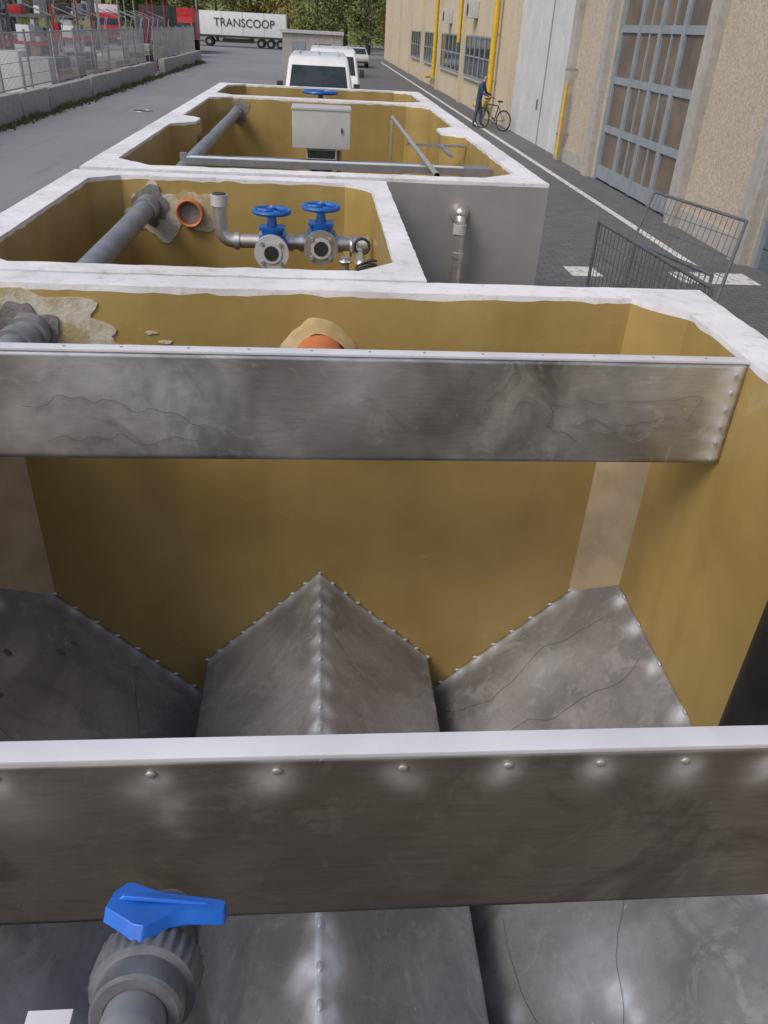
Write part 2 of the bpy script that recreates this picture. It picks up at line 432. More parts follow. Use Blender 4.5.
blob(mb,px,4.319,pz,.085,MORTG,5,1,1,.012); blob(mb,px+.02,4.320,pz-.02,.14,MORT,21,1.1,.95,.005)
blob(mb,-.66,4.320,pz-.01,.10,MORT,31,1.1,.9,.006)
blob(mb,px,9.319,pz,.12,MORTG,6)
mb.fin('mortar_patch')
mb=MB(); zc=Z(.912)
mb.lathe((0,2.389,zc),(0,-1,0),[(0,.080,0),(.09,.080,0),(.094,.085,0),(.20,.085,0),(.20,.077,0),(.0,.074,0)],TERRA,seg=40)
mb.cyl((0,2.387,zc),(0,2.381,zc),.073,BLK)
mb.fin('orange_pipe_socket')
COLR=M('collar_mortar',(.52,.42,.24),(.40,.30,.13),.7,scale=14,bstr=.3)
mb=MB(); mb.lathe((0,2.389,zc+.004),(0,-1,0),[(0,.122,0),(.008,.114,0),(.014,.098,0),(.024,.080,0)],COLR,seg=64,wob=.22); mb.fin('mortar_collar')
mb=MB(); mb.lathe((-.675,4.319,Z(.868)),(0,-1,0),[(0,.068,0),(.05,.068,0),(.055,.064,0),(.05,.056,0),(0,.056,0)],TERRA,seg=32); mb.cyl((-.675,4.311,Z(.868)),(-.675,4.305,Z(.868)),.055,MORTG,seg=28); mb.fin('orange_pipe_socket')

# ---------------------------------------------------------------- valve manifold
mf=empty('valve_manifold')
ym,zm=3.92,Z(.915)
mb=MB()
arc=[(-.475+.06*(1-math.cos(a)),ym,zm+.06*(1-math.sin(a))) for a in [i*math.pi/2/6 for i in range(7)]]
mb.tube([(-.475,ym,Z(.72))]+arc+[(.235,ym,zm)],.033,STAIN,seg=18)
mb.cyl((-.475,ym,Z(.755)),(-.475,ym,Z(.705)),.040,BOXG); mb.cyl((-.475,ym,Z(.706)),(-.475,ym,Z(.700)),.032,DARK)
for x in (-.40,-.14,-.09,.10,.17,.225): mb.cyl((x-.012,ym,zm),(x+.012,ym,zm),.041,STAIN)
mb.cyl((.19,ym-.02,zm-.03),(.19,ym-.26,zm-.03),.025,STAIN); mb.sph((.19,ym-.26,zm-.03),.027,STAIN); mb.cyl((.19,ym-.26,zm-.03),(.19,ym-.26,zm-.25),.025,STAIN)
mb.cyl((.12,ym-.16,zm-.02),(.12,ym-.16,zm-.3),.02,STAIN); mb.torus((.12,ym-.16,zm-.04),(0,0,1),.028,.008,STAIN)
mb.torus((.20,ym-.12,zm+.02),(0,1,0),.035,.007,DARK); mb.torus((.15,ym-.05,zm+.0),(1,0,0),.042,.006,STAIN)
mb.fin('manifold_pipe',parent=mf)
def gatevalve(x,y,z,bodym,flm):
    mb=MB()
    mb.cyl((x,y+.13,z),(x,y-.09,z),.050,bodym); mb.sph((x,y,z+.01),.072,bodym,(1,1,1.1),18)
    for yy in (y-.11,y+.09):
        mb.cyl((x,yy,z),(x,yy+.02,z),.080,flm,seg=28)
        for k in range(4):
            a=math.pi/4+k*math.pi/2; mb.cyl((x+.06*math.cos(a),yy-.012,z+.06*math.sin(a)),(x+.06*math.cos(a),yy+.03,z+.06*math.sin(a)),.009,BOLT,seg=6)
    mb.cyl((x,y-.112,z),(x,y-.116,z),.048,BOXG); mb.cyl((x,y-.116,z),(x,y-.118,z),.034,DARK)
    mb.cyl((x,y,z+.03),(x,y,z+.085),.048,bodym,r2=.055); mb.box((x-.06,y-.045,z+.085),(x+.06,y+.045,z+.10),bodym,bev=.004)
    mb.cyl((x,y,z+.10),(x,y,z+.15),.026,bodym,r2=.018); mb.cyl((x,y,z+.15),(x,y,z+.19),.008,BOLT)
    h=z+.165
    mb.torus((x,y,h),(0,0,1),.082,.0115,BLUEV); mb.cyl((x,y,h-.015),(x,y,h+.018),.022,BLUEV)
    for k in range(5):
        a=k*2*math.pi/5+.3; mb.cyl((x,y,h),(x+.08*math.cos(a),y+.08*math.sin(a),h),.009,BLUEV,seg=8)
    return mb.fin('gate_valve',parent=mf)
gatevalve(-.225,3.83,zm-.005,BLUEV,BOXG); gatevalve(.005,3.86,zm+.015,BLUEV,STAIN)
mb=MB()
for k in range(5): mb.torus((.20+.01*k,3.62,Z(1.02)+.012*k),(random.uniform(-.3,.3),1,.4),.07,.006,DARK,seg=24,ms=6)
mb.fin('cable_coil',parent=mf)
mb=MB(); mb.box((-1.13,3.20,Z(.90)),(-.78,3.25,Z(.892)),FLANGE,bev=.002); mb.box((-1.13,3.242,Z(.93)),(-.78,3.25,Z(.901)),ZINC); mb.box((-.99,3.14,Z(.91)),(-.96,3.195,Z(.87)),FLANGE); mb.fin('pipe_bracket')

# riser on grey wall
mb=MB(); xr=.775;zr2=Z(.86)
a=[(xr,4.53-.0,zr2),(xr,4.49,zr2)]+[(xr,4.49-.05*math.sin(t),zr2-.05*(1-math.cos(t))) for t in [i*math.pi/12 for i in range(1,7)]]+[(xr,4.44,.3)]
mb.tube(a,.030,STAIN,seg=18); mb.cyl((xr,4.528,zr2),(xr,4.51,zr2),.052,STAIN); mb.cyl((xr,4.44,zr2-.10),(xr,4.44,zr2-.05),.037,BOXG); mb.cyl((xr,4.44,zr2-.2),(xr,4.44,zr2-.23),.036,STAIN)
mb.sph((xr,4.46,zr2+.005),.036,STAIN)
mb.fin('riser_pipe')

# ---------------------------------------------------------------- tank 3 contents
mb=MB(); cx=.01;cy=7.4
mb.box((cx-.25,cy,Z(.93)),(cx+.25,cy+.34,Z(.62)),BOXG,bev=.012); mb.box((cx-.256,cy-.006,Z(.632)),(cx+.256,cy+.346,Z(.612)),BOXG,bev=.006)
mb.box((cx+.17,cy-.014,Z(.80)),(cx+.18,cy-.001,Z(.76)),DARK)
mb.box((cx-.13,cy+.03,Z(1.02)),(cx+.13,cy+.28,Z(.935)),DARK,bev=.01)
mb.cyl((cx,cy+.16,Z(1.0)),(cx,cy+.16,.2),.085,BLUEV); mb.cyl((cx,cy+.16,Z(1.12)),(cx,cy+.16,Z(1.07)),.11,DARK)
mb.cyl((cx+.16,cy+.1,Z(.95)),(cx+.16,cy+.1,.3),.02,ZINC)
mb.box((-1.13,cy+.05,Z(1.10)),(1.13,cy+.13,Z(1.03)),ZINC)
mb.fin('mixer_cabinet')
mb=MB(); mb.box((-.86,5.50,Z(.775)),(.95,5.56,Z(.768)),FLANGE,bev=.002); mb.box((-.86,5.50,Z(.815)),(.95,5.507,Z(.7755)),ZINC)
mb.box((-.90,5.505,Z(.90)),(-.861,5.555,Z(.75)),ZINC); mb.box((.951,5.47,Z(.90)),(1.138,5.60,Z(.768)),ZINC); mb.fin('support_beam')
mb=MB(); mb.cyl((.69,4.90,Z(.735)),(.69,8.25,Z(.735)),.016,STAIN); mb.cyl((.69,8.25,Z(.735)),(.69,8.25,Z(1.4)),.016,STAIN); mb.sph((.69,8.25,Z(.735)),.018,STAIN)
mb.cyl((.69,4.94,Z(.735)),(.69,4.90,Z(.735)),.022,STAIN)
mb.box((.66,6.55,Z(.772)),(1.13,6.59,Z(.757)),ZINC); mb.box((.92,6.0,Z(.772)),(.95,6.545,Z(.757)),ZINC); mb.box((.66,5.52,Z(.767)),(.72,5.56,Z(.757)),ZINC); mb.fin('air_pipe')
mb=MB()
mb.torus((.0,10.5,Z(.70)),(0,0,1),.20,.018,BLUEV); mb.cyl((0,10.5,Z(.72)),(0,10.5,Z(.68)),.04,BLUEV); mb.cyl((0,10.5,Z(.72)),(0,10.5,.4),.03,DARK)
for k in range(4):
    a=k*math.pi/2; mb.cyl((0,10.5,Z(.70)),(.2*math.cos(a),10.5+.2*math.sin(a),Z(.70)),.014,BLUEV,seg=8)
mb.cyl((0,10.5,Z(1.1)),(0,10.5,Z(.82)),.16,BLUEV,r2=.05)
mb.fin('gate_valve')

# ---------------------------------------------------------------- near ball valve (axis tilted up toward the operator)
bv=empty('ball_valve')
ax=Vector((0,-.90,.43)).normalized(); st=Vector((.07,.43,.90)).normalized()
hb=Vector((-.150,.402,Z(.676))); c0=hb-st*.044+Vector((.006,0,0))
mb=MB()
mb.lathe(c0,ax,[(-.058,.0,0),(-.058,.030,0),(-.045,.032,0),(-.044,.036,0),(-.028,.036,0),(-.027,.033,0),(.018,.035,0)],PVCN,seg=48)
mb.lathe(c0,ax,[(.004,.036,0),(.0045,.042,1),(.008,.0465,1),(.036,.0465,1),(.041,.044,0),(.042,.040,0),(.044,.036,0)],PVCN,seg=112,groove=.05)
mb.lathe(c0,ax,[(.041,.034,0),(.041,.0375,0),(.066,.0375,0),(.069,.035,0),(.069,.0262,0)],PVCN,seg=48)
e=c0+ax*.060
mb.tube([e,e+ax*.03,e+ax*.035+Vector((0,-.02,.002)),e+Vector((0,-.55,-.02))],.0255,PVC,seg=32)
f0=c0-ax*.05
mb.tube([f0,f0-ax*.02+Vector((0,0,-.01)),f0-ax*.02+Vector((0,0,-.85))],.025,PVC,seg=24)
mb.fin('valve_body',parent=bv)
mb=MB()
mb.lathe(c0+st*.018,st,[(0,.028,0),(.010,.026,0),(.012,.020,0),(.026,.0185,0)],PVCN,seg=32)
mb.fin('valve_bonnet',parent=bv)
mb=MB()
xa=Vector((1,0,-.05)); xa=(xa-st*xa.dot(st)).normalized(); ya=st.cross(xa)
out=[(-.034,-.020),(-.033,.006),(-.026,.024),(-.020,.026),(.006,.017),(.032,.013),(.064,.009),(.069,.006),(.069,-.007),(.065,-.010),(.036,-.012),(.022,-.018),(.010,-.034),(.004,-.038),(-.006,-.036),(-.018,-.028)]
rt=math.radians(-4)
def H(p,z):
    x=p[0]*math.cos(rt)-p[1]*math.sin(rt); y=p[0]*math.sin(rt)+p[1]*math.cos(rt)
    return hb+xa*x+ya*y+st*(z+.16*max(0,-p[0]-.008))
A=[mb.bm.verts.new(H(p,0)) for p in out]; B=[mb.bm.verts.new(H((p[0]*.97,p[1]*.88),.013)) for p in out]
k=mb.mi(BLUEP); n=len(out)
for i in range(n): mb.bm.faces.new((A[i],A[(i+1)%n],B[(i+1)%n],B[i]))
mb.bm.faces.new(A); mb.bm.faces.new(B)
# stiffening rib and hub
mb.lathe(hb-st*.012,st,[(0,.001,0),(0,.018,0),(.014,.022,0)],BLUEP,seg=28)
r0=[H((-.026,.004),.0125),H((.056,.0015),.0125),H((.056,-.0015),.0125),H((-.026,-.004),.0125)]; r1=[H((-.022,.003),.0165),H((.050,.001),.0150),H((.050,-.001),.0150),H((-.022,-.003),.0165)]
RA=[mb.bm.verts.new(p) for p in r0]; RB=[mb.bm.verts.new(p) for p in r1]
for i in range(4): mb.bm.faces.new((RA[i],RA[(i+1)%4],RB[(i+1)%4],RB[i]))
mb.bm.faces.new(RB)
o=mb.fin('valve_handle',parent=bv)
bm_=o.modifiers.new('b','BEVEL'); bm_.width=.0014; bm_.segments=3; bm_.limit_method='ANGLE'; bm_.angle_limit=math.radians(35)
mb=MB(); mb.box((-.262,.15,Z(.775)),(-.222,.372,Z(.770)),FLANGE,bev=.001); mb.box((-.262,.15,Z(.80)),(-.258,.372,Z(.776)),ZINC); mb.box((-.258,.16,Z(.82)),(-.09,.19,Z(.776)),ZINC)
mb.fin('bracket',parent=bv)

# ---------------------------------------------------------------- ground
def ground_mat():
    m,nt,b=newmat('asphalt'); v=coords(nt)
    c=mixc(nt,ramp(nt,nz(nt,v,.12,5),.35,.65),(.245,.245,.255),(.20,.20,.21))
    c=mixc(nt,mth(nt,'MULTIPLY',ramp(nt,nz(nt,v,.9,6,.7,1),.55,.68),.4),c,(.14,.14,.145))
    c=mixc(nt,mth(nt,'MULTIPLY',ramp(nt,nz(nt,coords(nt,(1,.06,1)),2.2,4,.7,.4),.55,.7),.35),c,(.13,.13,.135))
    c=mixc(nt,mth(nt,'MULTIPLY',ramp(nt,nz(nt,v,60,1),.5,.7),.4),c,(.31,.31,.31))
    nt.links.new(c,b.inputs['Base Color']); b.inputs['Roughness'].default_value=.85
    return m
def paving_mat():
    m,nt,b=newmat('block_paving'); v=coords(nt)
    br=N(nt,'ShaderNodeTexBrick'); nt.links.new(v,br.inputs['Vector'])
    br.inputs['Scale'].default_value=1; br.inputs['Brick Width'].default_value=.24; br.inputs['Row Height'].default_value=.12; br.inputs['Mortar Size'].default_value=.008
    br.inputs['Color1'].default_value=(.165,.165,.175,1); br.inputs['Color2'].default_value=(.125,.125,.135,1); br.inputs['Mortar'].default_value=(.07,.07,.07,1)
    c=mixc(nt,mth(nt,'MULTIPLY',ramp(nt,nz(nt,v,.5,5,.7),.4,.65),.45),br.outputs[0],(.09,.09,.095))
    nt.links.new(c,b.inputs['Base Color']); b.inputs['Roughness'].default_value=.8
    return m
mb=MB(); mb.poly([(-500,-200,0),(500,-200,0),(500,900,0),(-500,900,0)],ground_mat()); mb.fin('ground',smooth=False)
mb=MB(); mb.poly([(1.6,-20,.004),(7.3,-20,.004),(7.3,100,.004),(1.6,100,.004)],paving_mat()); mb.fin('pavement',smooth=False)
def paint_mat():
    m,nt,b=newmat('worn_road_paint'); v=coords(nt)
    c=mixc(nt,ramp(nt,nz(nt,v,9,5,.75),.50,.64),(.68,.68,.68),(.24,.24,.25))
    nt.links.new(c,b.inputs['Base Color']); b.inputs['Roughness'].default_value=.7; return m
PAINT=paint_mat()
mb=MB()
mb.poly([(6.05,12.3,.008),(6.20,12.3,.008),(6.20,90,.008),(6.05,90,.008)],PAINT)
mb.poly([(3.85,11.7,.008),(4.35,11.7,.008),(4.35,12.25,.008),(3.85,12.25,.008)],PAINT)
mb.poly([(5.5,11.45,.008),(6.75,11.45,.008),(6.75,12.1,.008),(5.5,12.1,.008)],PAINT)
mb.fin('road_marking',smooth=False)
mb=MB()
for x,y in ((-5.2,18),(-6.6,33)):
    mb.cyl((x,y,0.001),(x,y,.006),.35,DARK,seg=28); mb.torus((x,y,.004),(0,0,1),.36,.012,ZINC,seg=30,ms=6)
mb.fin('manhole_cover')

# ---------------------------------------------------------------- building on the right
bd=empty('industrial_building')
def wall_mat(name,a,b_,s=26):
    m,nt,b=newmat(name); v=coords(nt)
    c=mixc(nt,ramp(nt,nz(nt,v,s,3,.7),.42,.58),a,b_)
    c=mixc(nt,mth(nt,'MULTIPLY',ramp(nt,nz(nt,v,.6,5,.65),.4,.7),.35),c,tuple(x*.6 for x in a))
    vs=coords(nt,(1,1,.08)); c=mixc(nt,mth(nt,'MULTIPLY',ramp(nt,nz(nt,vs,3,4),.55,.75),.3),c,tuple(x*.5 for x in a))
    nt.links.new(c,b.inputs['Base Color']); b.inputs['Roughness'].default_value=.9
    bump(nt,b,nz(nt,v,s*1.5,1),.5,.01); return m
AGG=wall_mat('aggregate_concrete',(.54,.465,.375),(.38,.32,.255)); CREAM=wall_mat('cream_render',(.60,.52,.38),(.53,.455,.33),8); SMO=wall_mat('smooth_concrete',(.42,.40,.38),(.36,.34,.32),6)
FRM=M('door_frame_grey',(.27,.31,.345),(.22,.26,.29),.5,scale=3,bstr=0); PANE=M('door_pane',(.20,.15,.11),(.12,.10,.085),.25,scale=1.2,bstr=0)
DOORB=M('roller_door',(.11,.15,.18),(.09,.125,.15),.5,scale=2,bstr=0); WDOOR=M('white_door',(.62,.63,.64),(.54,.55,.56),.5,scale=1.5,bstr=0)
XW=7.1;HB=9.5
mb=MB()
segs=[(-15,9.0,AGG),(12.6,16.05,AGG),(21.25,24.9,AGG),(32.2,100,CREAM)]
for a,b_,m in segs: mb.box((XW,a,0),(XW+6,b_,HB),m)
mb.box((XW+.02,9.0,4.6),(XW+5.9,12.6,HB-.01),AGG); mb.box((XW+.02,16.05,5.6),(XW+5.9,21.25,HB-.01),AGG); mb.box((XW+.02,24.9,5.6),(XW+5.9,32.2,HB-.01),CREAM)
mb.fin('walls',parent=bd,smooth=False)
mb=MB()
for y in (12.65,15.6,21.5,24.4,36,44,53,62,71,80,90): mb.box((XW-.16,y,0),(XW-.002,y+.42,HB-.02),SMO if y<30 else CREAM)
mb.box((XW-.06,-15,.0),(XW-.003,9.0,.4),SMO); mb.box((XW-.05,13.08,.0),(XW-.003,15.59,.35),SMO); mb.box((XW-.05,21.93,0),(XW-.003,24.39,.35),SMO)
mb.fin('pilasters',parent=bd,smooth=False)
mb=MB()
for z0 in [i*.33 for i in range(14)]: mb.box((XW+.10,9.0,z0),(XW+.15,12.6,z0+.31),DOORB)
mb.box((XW+.02,9.0,0),(XW+.1,9.12,4.6),FRM); mb.box((XW+.02,12.48,0),(XW+.1,12.6,4.6),FRM)
mb.fin('roller_door',parent=bd,smooth=False)
mb=MB(); y0,y1,h=16.05,21.25,5.6
mb.box((XW+.16,y0,0),(XW+.2,y1,h),FRM)
nl=4; lw=(y1-y0-.2)/nl
mb.box((XW-.02,y0,0),(XW+.14,y0+.1,h),FRM); mb.box((XW-.02,y1-.1,0),(XW+.14,y1,h),FRM)
for i in range(nl):
    a=y0+.1+i*lw; b_=a+lw
    mb.box((XW+.0,a+.005,0.05),(XW+.10,a+.09,h),FRM); mb.box((XW+.0,b_-.09,0.05),(XW+.10,b_-.005,h),FRM)
    if i in (1,2): mb.box((XW+.02,a+(lw)/2-.03,.3),(XW+.09,a+lw/2+.03,h),FRM)
    nr=5
    for r in range(nr+1):
        z=.06+r*(h-.3)/nr; mb.box((XW+.01,a+.091,z),(XW+.095,b_-.091,z+.15 if r else z+.3),FRM)
    mb.box((XW+.055,a+.05,.1),(XW+.07,b_-.05,h-.02),PANE)
mb.fin('glazed_door',parent=bd,smooth=False)
mb=MB(); mb.box((XW+.05,24.9,0),(XW+.12,32.2,5.6),WDOOR)
for i in range(1,5): y=24.9+i*1.46; mb.box((XW+.02,y-.03,0),(XW+.049,y+.03,5.6),FRM if i==2 else WDOOR)
mb.box((XW-.02,24.9,5.3),(XW+.04,32.2,5.6),ZINC); mb.box((XW+.0,28.3,1.0),(XW+.02,28.35,1.3),DARK)
mb.fin('white_door',parent=bd,smooth=False)
mb=MB()
def window(ya,yb,za,zb,nm):
    mb.box((XW-.04,ya,za),(XW-.005,yb,zb),GLASS)
    for k in range(nm+1):
        y=ya+(yb-ya)*k/nm; mb.box((XW-.08,y-.04,za-.05),(XW-.041,y+.04,zb+.05),FRM)
    for z in (za,zb,(za+zb)/2): mb.box((XW-.075,ya+.04,z-.03),(XW-.042,yb-.04,z+.03),FRM)
    mb.box((XW-.14,ya-.1,za-.14),(XW-.003,yb+.1,za-.055),SMO)
window(37,43.5,1.3,2.9,5); window(45,52.4,1.3,2.9,5); window(54.5,61,1.3,2.9,5); window(64,70,1.3,2.9,4)
window(37,43.5,5,6.6,5); window(45,52.4,5,6.6,5)
mb.fin('windows',parent=bd,smooth=False)
mb=MB()
def ypipe(y,z0,z1,r=.07,x=XW-.26):
    mb.cyl((x,y,z0),(x,y,z1),r,YEL)
    for z in (z0+.6,z0+2.2,z0+4): mb.box((x-.09,y-.02,z),(XW-.003,y+.02,z+.05),ZINC)
ypipe(24.15,.1,2.0,.045,XW-.26)
ypipe(35.4,.8,9,.12); mb.tube([(XW-.26,35.4,.8),(XW-.26,36.2,.35),(XW-.26,38.5,.35)],.10,YEL)
ypipe(44.6,2.6,9,.10); ypipe(53.8,.6,9,.12); mb.tube([(XW-.26,53.8,.7),(XW-.26,57,.5)],.10,YEL)
mb.fin('gas_pipes',parent=bd)
mb=MB()
for y,z in ((41,3.6),(49,3.4)): mb.box((XW-.45,y,z),(XW-.01,y+.9,z+.65),BOXG,bev=.02); mb.cyl((XW-.455,y+.45,z+.32),(XW-.46,y+.45,z+.32),.25,DARK)
mb.fin('air_conditioner',parent=bd)

# ---------------------------------------------------------------- mesh barrier on the right
def barrier(p0,p1,h,z0=.0,lean=(0,0)):
    mb=MB(); p0=Vector((*p0,z0));p1=Vector((*p1,z0)); L=Vector((lean[0],lean[1],h))
    def fr(a,b_,r=.022): mb.cyl(a,b_,r,ZDK,seg=8)
    fr(p0,p1);fr(p0+L,p1+L);fr(p0,p0+L);fr(p1,p1+L)
    n=int((p1-p0).length/.11)
    for i in range(1,n):
        a=p0.lerp(p1,i/n); mb.cyl(a,a+L,.0055,ZDK,seg=5)
    for i in range(1,6): mb.cyl(p0+L*(i/6),p1+L*(i/6),.0055,ZDK,seg=5)
    for p in (p0,p1): mb.box((p.x-.25,p.y-.03,0.005),(p.x+.25,p.y+.03,.035),ZDK)
    return mb.fin('metal_barrier')
barrier((3.55,10.1),(3.75,7.2),1.12)
barrier((4.25,11.0),(4.75,9.0),1.15,0.0,(.85,1.3))
barrier((3.95,9.9),(4.3,8.4),.9,0,(.1,.1))

# ---------------------------------------------------------------- person & bicycle
def bicycle(loc,rot):
    mb=MB()
    for x in (-.52,.52):
        mb.torus((x,0,.34),(0,1,0),.33,.024,TYRE,seg=32,ms=8); mb.torus((x,0,.34),(0,1,0),.305,.010,ZINC,seg=32,ms=6); mb.cyl((x,-.04,.34),(x,.04,.34),.025,ZINC)
        for k in range(12):
            a=k*math.pi/6; mb.cyl((x,0,.34),(x+.3*math.cos(a),0,.34+.3*math.sin(a)),.002,ZINC,seg=4)
    F=M('bike_frame',(.03,.03,.035),rough=.4,bstr=0)
    bb=(-.08,0,.30);st=(-.22,0,.80);hd=(.34,0,.82);hd2=(.38,0,.68)
    for a,b_ in ((bb,st),(st,hd),(bb,hd2),(hd,hd2)): mb.cyl(a,b_,.02,F,seg=8)
    for s in (-.05,.05):
        mb.cyl((-.52,s,.34),(-.22,s*.3,.78),.009,F,seg=6); mb.cyl((-.52,s,.34),(-.08,s,.30),.009,F,seg=6); mb.cyl((.52,s,.34),(.38,s*.6,.68),.012,F,seg=6)
    mb.cyl(st,(-.25,0,.93),.013,ZINC,seg=8); mb.sph((-.27,0,.95),.1,BLK,(1.3,.7,.35)); mb.cyl(hd,(.32,0,1.0),.014,ZINC,seg=8)
    mb.tube([(.20,-.27,1.0),(.30,-.2,1.03),(.32,0,1.0),(.30,.2,1.03),(.20,.27,1.0)],.013,F,seg=8)
    mb.torus((-.08,.06,.30),(0,1,0),.09,.008,DARK); mb.cyl((-.08,-.15,.2),(-.08,-.07,.2),.02,DARK); mb.cyl((-.08,.07,.4),(-.08,.15,.4),.02,DARK)
    return mb.fin('bicycle',loc=loc,rotz=rot)
bicycle((6.42,31.9,.008),math.radians(128))
def person(loc,rot):
    V=[];E=[];Rr=[]
    def v(p,r,par=None):
        V.append(p);Rr.append(r)
        if par is not None:E.append((par,len(V)-1))
        return len(V)-1
    pel=v((0,0,.95),(.15,.11)); sp=v((.04,0,1.15),(.14,.10),pel); ch=v((.10,0,1.35),(.17,.11),sp); nk=v((.14,0,1.50),(.06,.06),ch); hd=v((.17,0,1.60),(.075,.08),nk); v((.18,0,1.72),(.07,.08),hd)
    for s in (-1,1):
        h=v((0,s*.10,.90),(.09,.09),pel); k=v((.04+.06*s,s*.12,.49),(.062,.062),h); a=v((0.01+.12*s,s*.13,.09),(.045,.045),k); v((.14+.12*s,s*.14,.045),(.045,.035),a)
        sh=v((.10,s*.20,1.42),(.065,.065),ch); el=v((.19,s*.26,1.17),(.048,.048),sh); wr=v((.43,s*.24,1.07),(.032,.032),el); pm=v((.50,s*.23,1.055),(.03,.04),wr)
        for f in range(4):
            f1=v((.54,s*.23+(f-1.5)*.021,1.06),(.010,.010),pm); v((.575,s*.23+(f-1.5)*.021,1.035-.002*abs(f-1)),(.008,.008),f1)
        t1=v((.49,s*.23-s*.04,1.045),(.011,.011),pm); v((.52,s*.23-s*.055,1.02),(.009,.009),t1)
    me=bpy.data.meshes.new('tmp'); me.from_pydata(V,E,[]); o=bpy.data.objects.new('tmp',me); COL.objects.link(o)
    o.modifiers.new('k','SKIN'); o.modifiers.new('s','SUBSURF').levels=2
    for i,r in enumerate(Rr): me.skin_vertices[0].data[i].radius=r
    me.skin_vertices[0].data[0].use_root=True
    bpy.context.view_layer.update()
    dg=bpy.context.evaluated_depsgraph_get(); m2=bpy.data.meshes.new_from_object(o.evaluated_get(dg)); bpy.data.objects.remove(o)
    m2.materials.clear()
    JK=M('jacket_cloth',(.035,.06,.13),rough=.8,bstr=0); JE=M('jeans_cloth',(.06,.09,.16),rough=.85,bstr=0); SK=M('skin',(.50,.30,.20),rough=.5,bstr=0); SH=M('shoe',(.03,.03,.03),rough=.6,bstr=0); HR=M('hair',(.03,.02,.015),rough=.7,bstr=0)
    for x in (JK,JE,SK,SH,HR): m2.materials.append(x)
    for p in m2.polygons:
        c=p.center; i=0
        if c.z<.10:i=3
        elif c.z<.93:i=1
        elif c.z>1.53 or (c.x>.45 and c.z<1.12): i=2
        if c.z>1.70 or (c.z>1.60 and c.x<.15): i=4
        p.material_index=i; p.use_smooth=True
    ob=bpy.data.objects.new('body',m2); COL.objects.link(ob)
    e=empty('person',loc,rot); ob.parent=e
    mb=MB(); mb.cyl((.245,0,1.64),(.275,0,1.625),.016,SK,r2=.012,seg=8)
    for s in(-1,1): mb.sph((.245,s*.032,1.66),.010,SH); mb.sph((.17,s*.08,1.64),.022,SK,(1,.4,1.3))
    mb.sph((.248,0,1.595),.018,RED,(.4,1.3,.4)); mb.fin('face',parent=e)
person((5.95,32.6,.005),math.radians(-25))

# ---------------------------------------------------------------- vehicles
def van(loc,rot=0,name='parked_van'):
    e=empty(name,loc,rot); mb=MB(); bm=mb.bm
    prof=[(0,.35),(-.03,.75),(.10,1.05),(.85,1.28),(1.62,2.08),(1.95,2.26),(5.0,2.30),(5.15,2.1),(5.2,.4)]
    def hwid(z): return 1.0 if z<1.25 else 1.0-(z-1.25)*.13
    L=[bm.verts.new((-hwid(z)*(.93 if y<.05 else 1),y,z)) for y,z in prof]; R=[bm.verts.new((hwid(z)*(.93 if y<.05 else 1),y,z)) for y,z in prof]
    k=mb.mi(WHITE); n=len(prof); bm.faces.new(L);bm.faces.new(R)
    for i in range(n): bm.faces.new((L[i],L[(i+1)%n],R[(i+1)%n],R[i]))
    o=mb.fin('bodywork',parent=e); b=o.modifiers.new('b','BEVEL'); b.width=.09;b.segments=4;b.limit_method='ANGLE';b.angle_limit=math.radians(20)
    mb=MB()
    d=Vector((0,-.72,.69)).normalized()*.012
    def ws(x,y,z): return (x,y+d.y,z+d.z)
    mb.poly([ws(-.86,.98,1.41),ws(.86,.98,1.41),ws(.78,1.56,2.02),ws(-.78,1.56,2.02)],GLASS)
    for s in (-1,1):
        mb.poly([(s*1.012,1.15,1.32),(s*1.012,2.1,1.32),(s*.925,2.1,1.98),(s*.925,1.72,1.98)],GLASS)
    mb.fin('glass',parent=e,smooth=False)
    mb=MB()
    mb.box((-.55,-.06,.72),(.55,-.02,.92),DARK,bev=.01); mb.box((-.95,-.08,.35),(.95,.03,.58),DARK,bev=.03)
    for s in (-1,1):
        mb.box((s*.78-.14,-.03,.82),(s*.78+.14,.10,1.06),BOXG,bev=.03); mb.box((s*1.12-.10,1.1,1.35),(s*1.12+.08,1.22,1.62),DARK,bev=.03)
        for y in (.95,4.2): mb.cyl((s*.80,y,.34),(s*1.01,y,.34),.34,TYRE,seg=28); mb.cyl((s*1.0,y,.34),(s*1.02,y,.34),.2,ZINC)
    mb.cyl((-.1,1.0,1.425),(.55,1.12,1.53),.012,BLK,seg=6); mb.cyl((-.7,1.0,1.425),(0,1.1,1.52),.012,BLK,seg=6)
    mb.box((-.26,-.072,.62),(.26,-.062,.72),WHITE)
    for x in (-.6,0,.6): mb.box((x-.02,2.3,2.31),(x+.02,4.8,2.33),BOXG)
    mb.fin('trim',parent=e)
van((-.05,24.8,0)); van((.50,33.5,0))
def truck_wheels(mb,xs,y0,y1,r=.5):
    for x in xs:
        for y in (y0,y1): mb.cyl((x,y,r),(x,y+.3,r),r,TYRE,seg=24); mb.cyl((x,y-.01,r),(x,y+.31,r),r*.45,ZINC,seg=16)
tr=empty('semi_trailer',(-9.6,114,0)); mb=MB()
mb.box((-5.4,0,1.25),(5.4,2.5,3.75),WHITE,bev=.04); mb.box((-5.4,-.02,1.05),(5.4,2.52,1.249),DARK)
for x in (-5.3,-2.6,0,2.6,5.3): mb.box((x-.03,-.03,1.25),(x+.03,-.001,3.72),BOXG)
truck_wheels(mb,(2.2,3.4,4.6),-.02,2.15,.52); truck_wheels(mb,(-4.2,),-.02,2.15,.52); mb.box((-2.6,.3,.5),(1.2,2.2,.9),DARK)
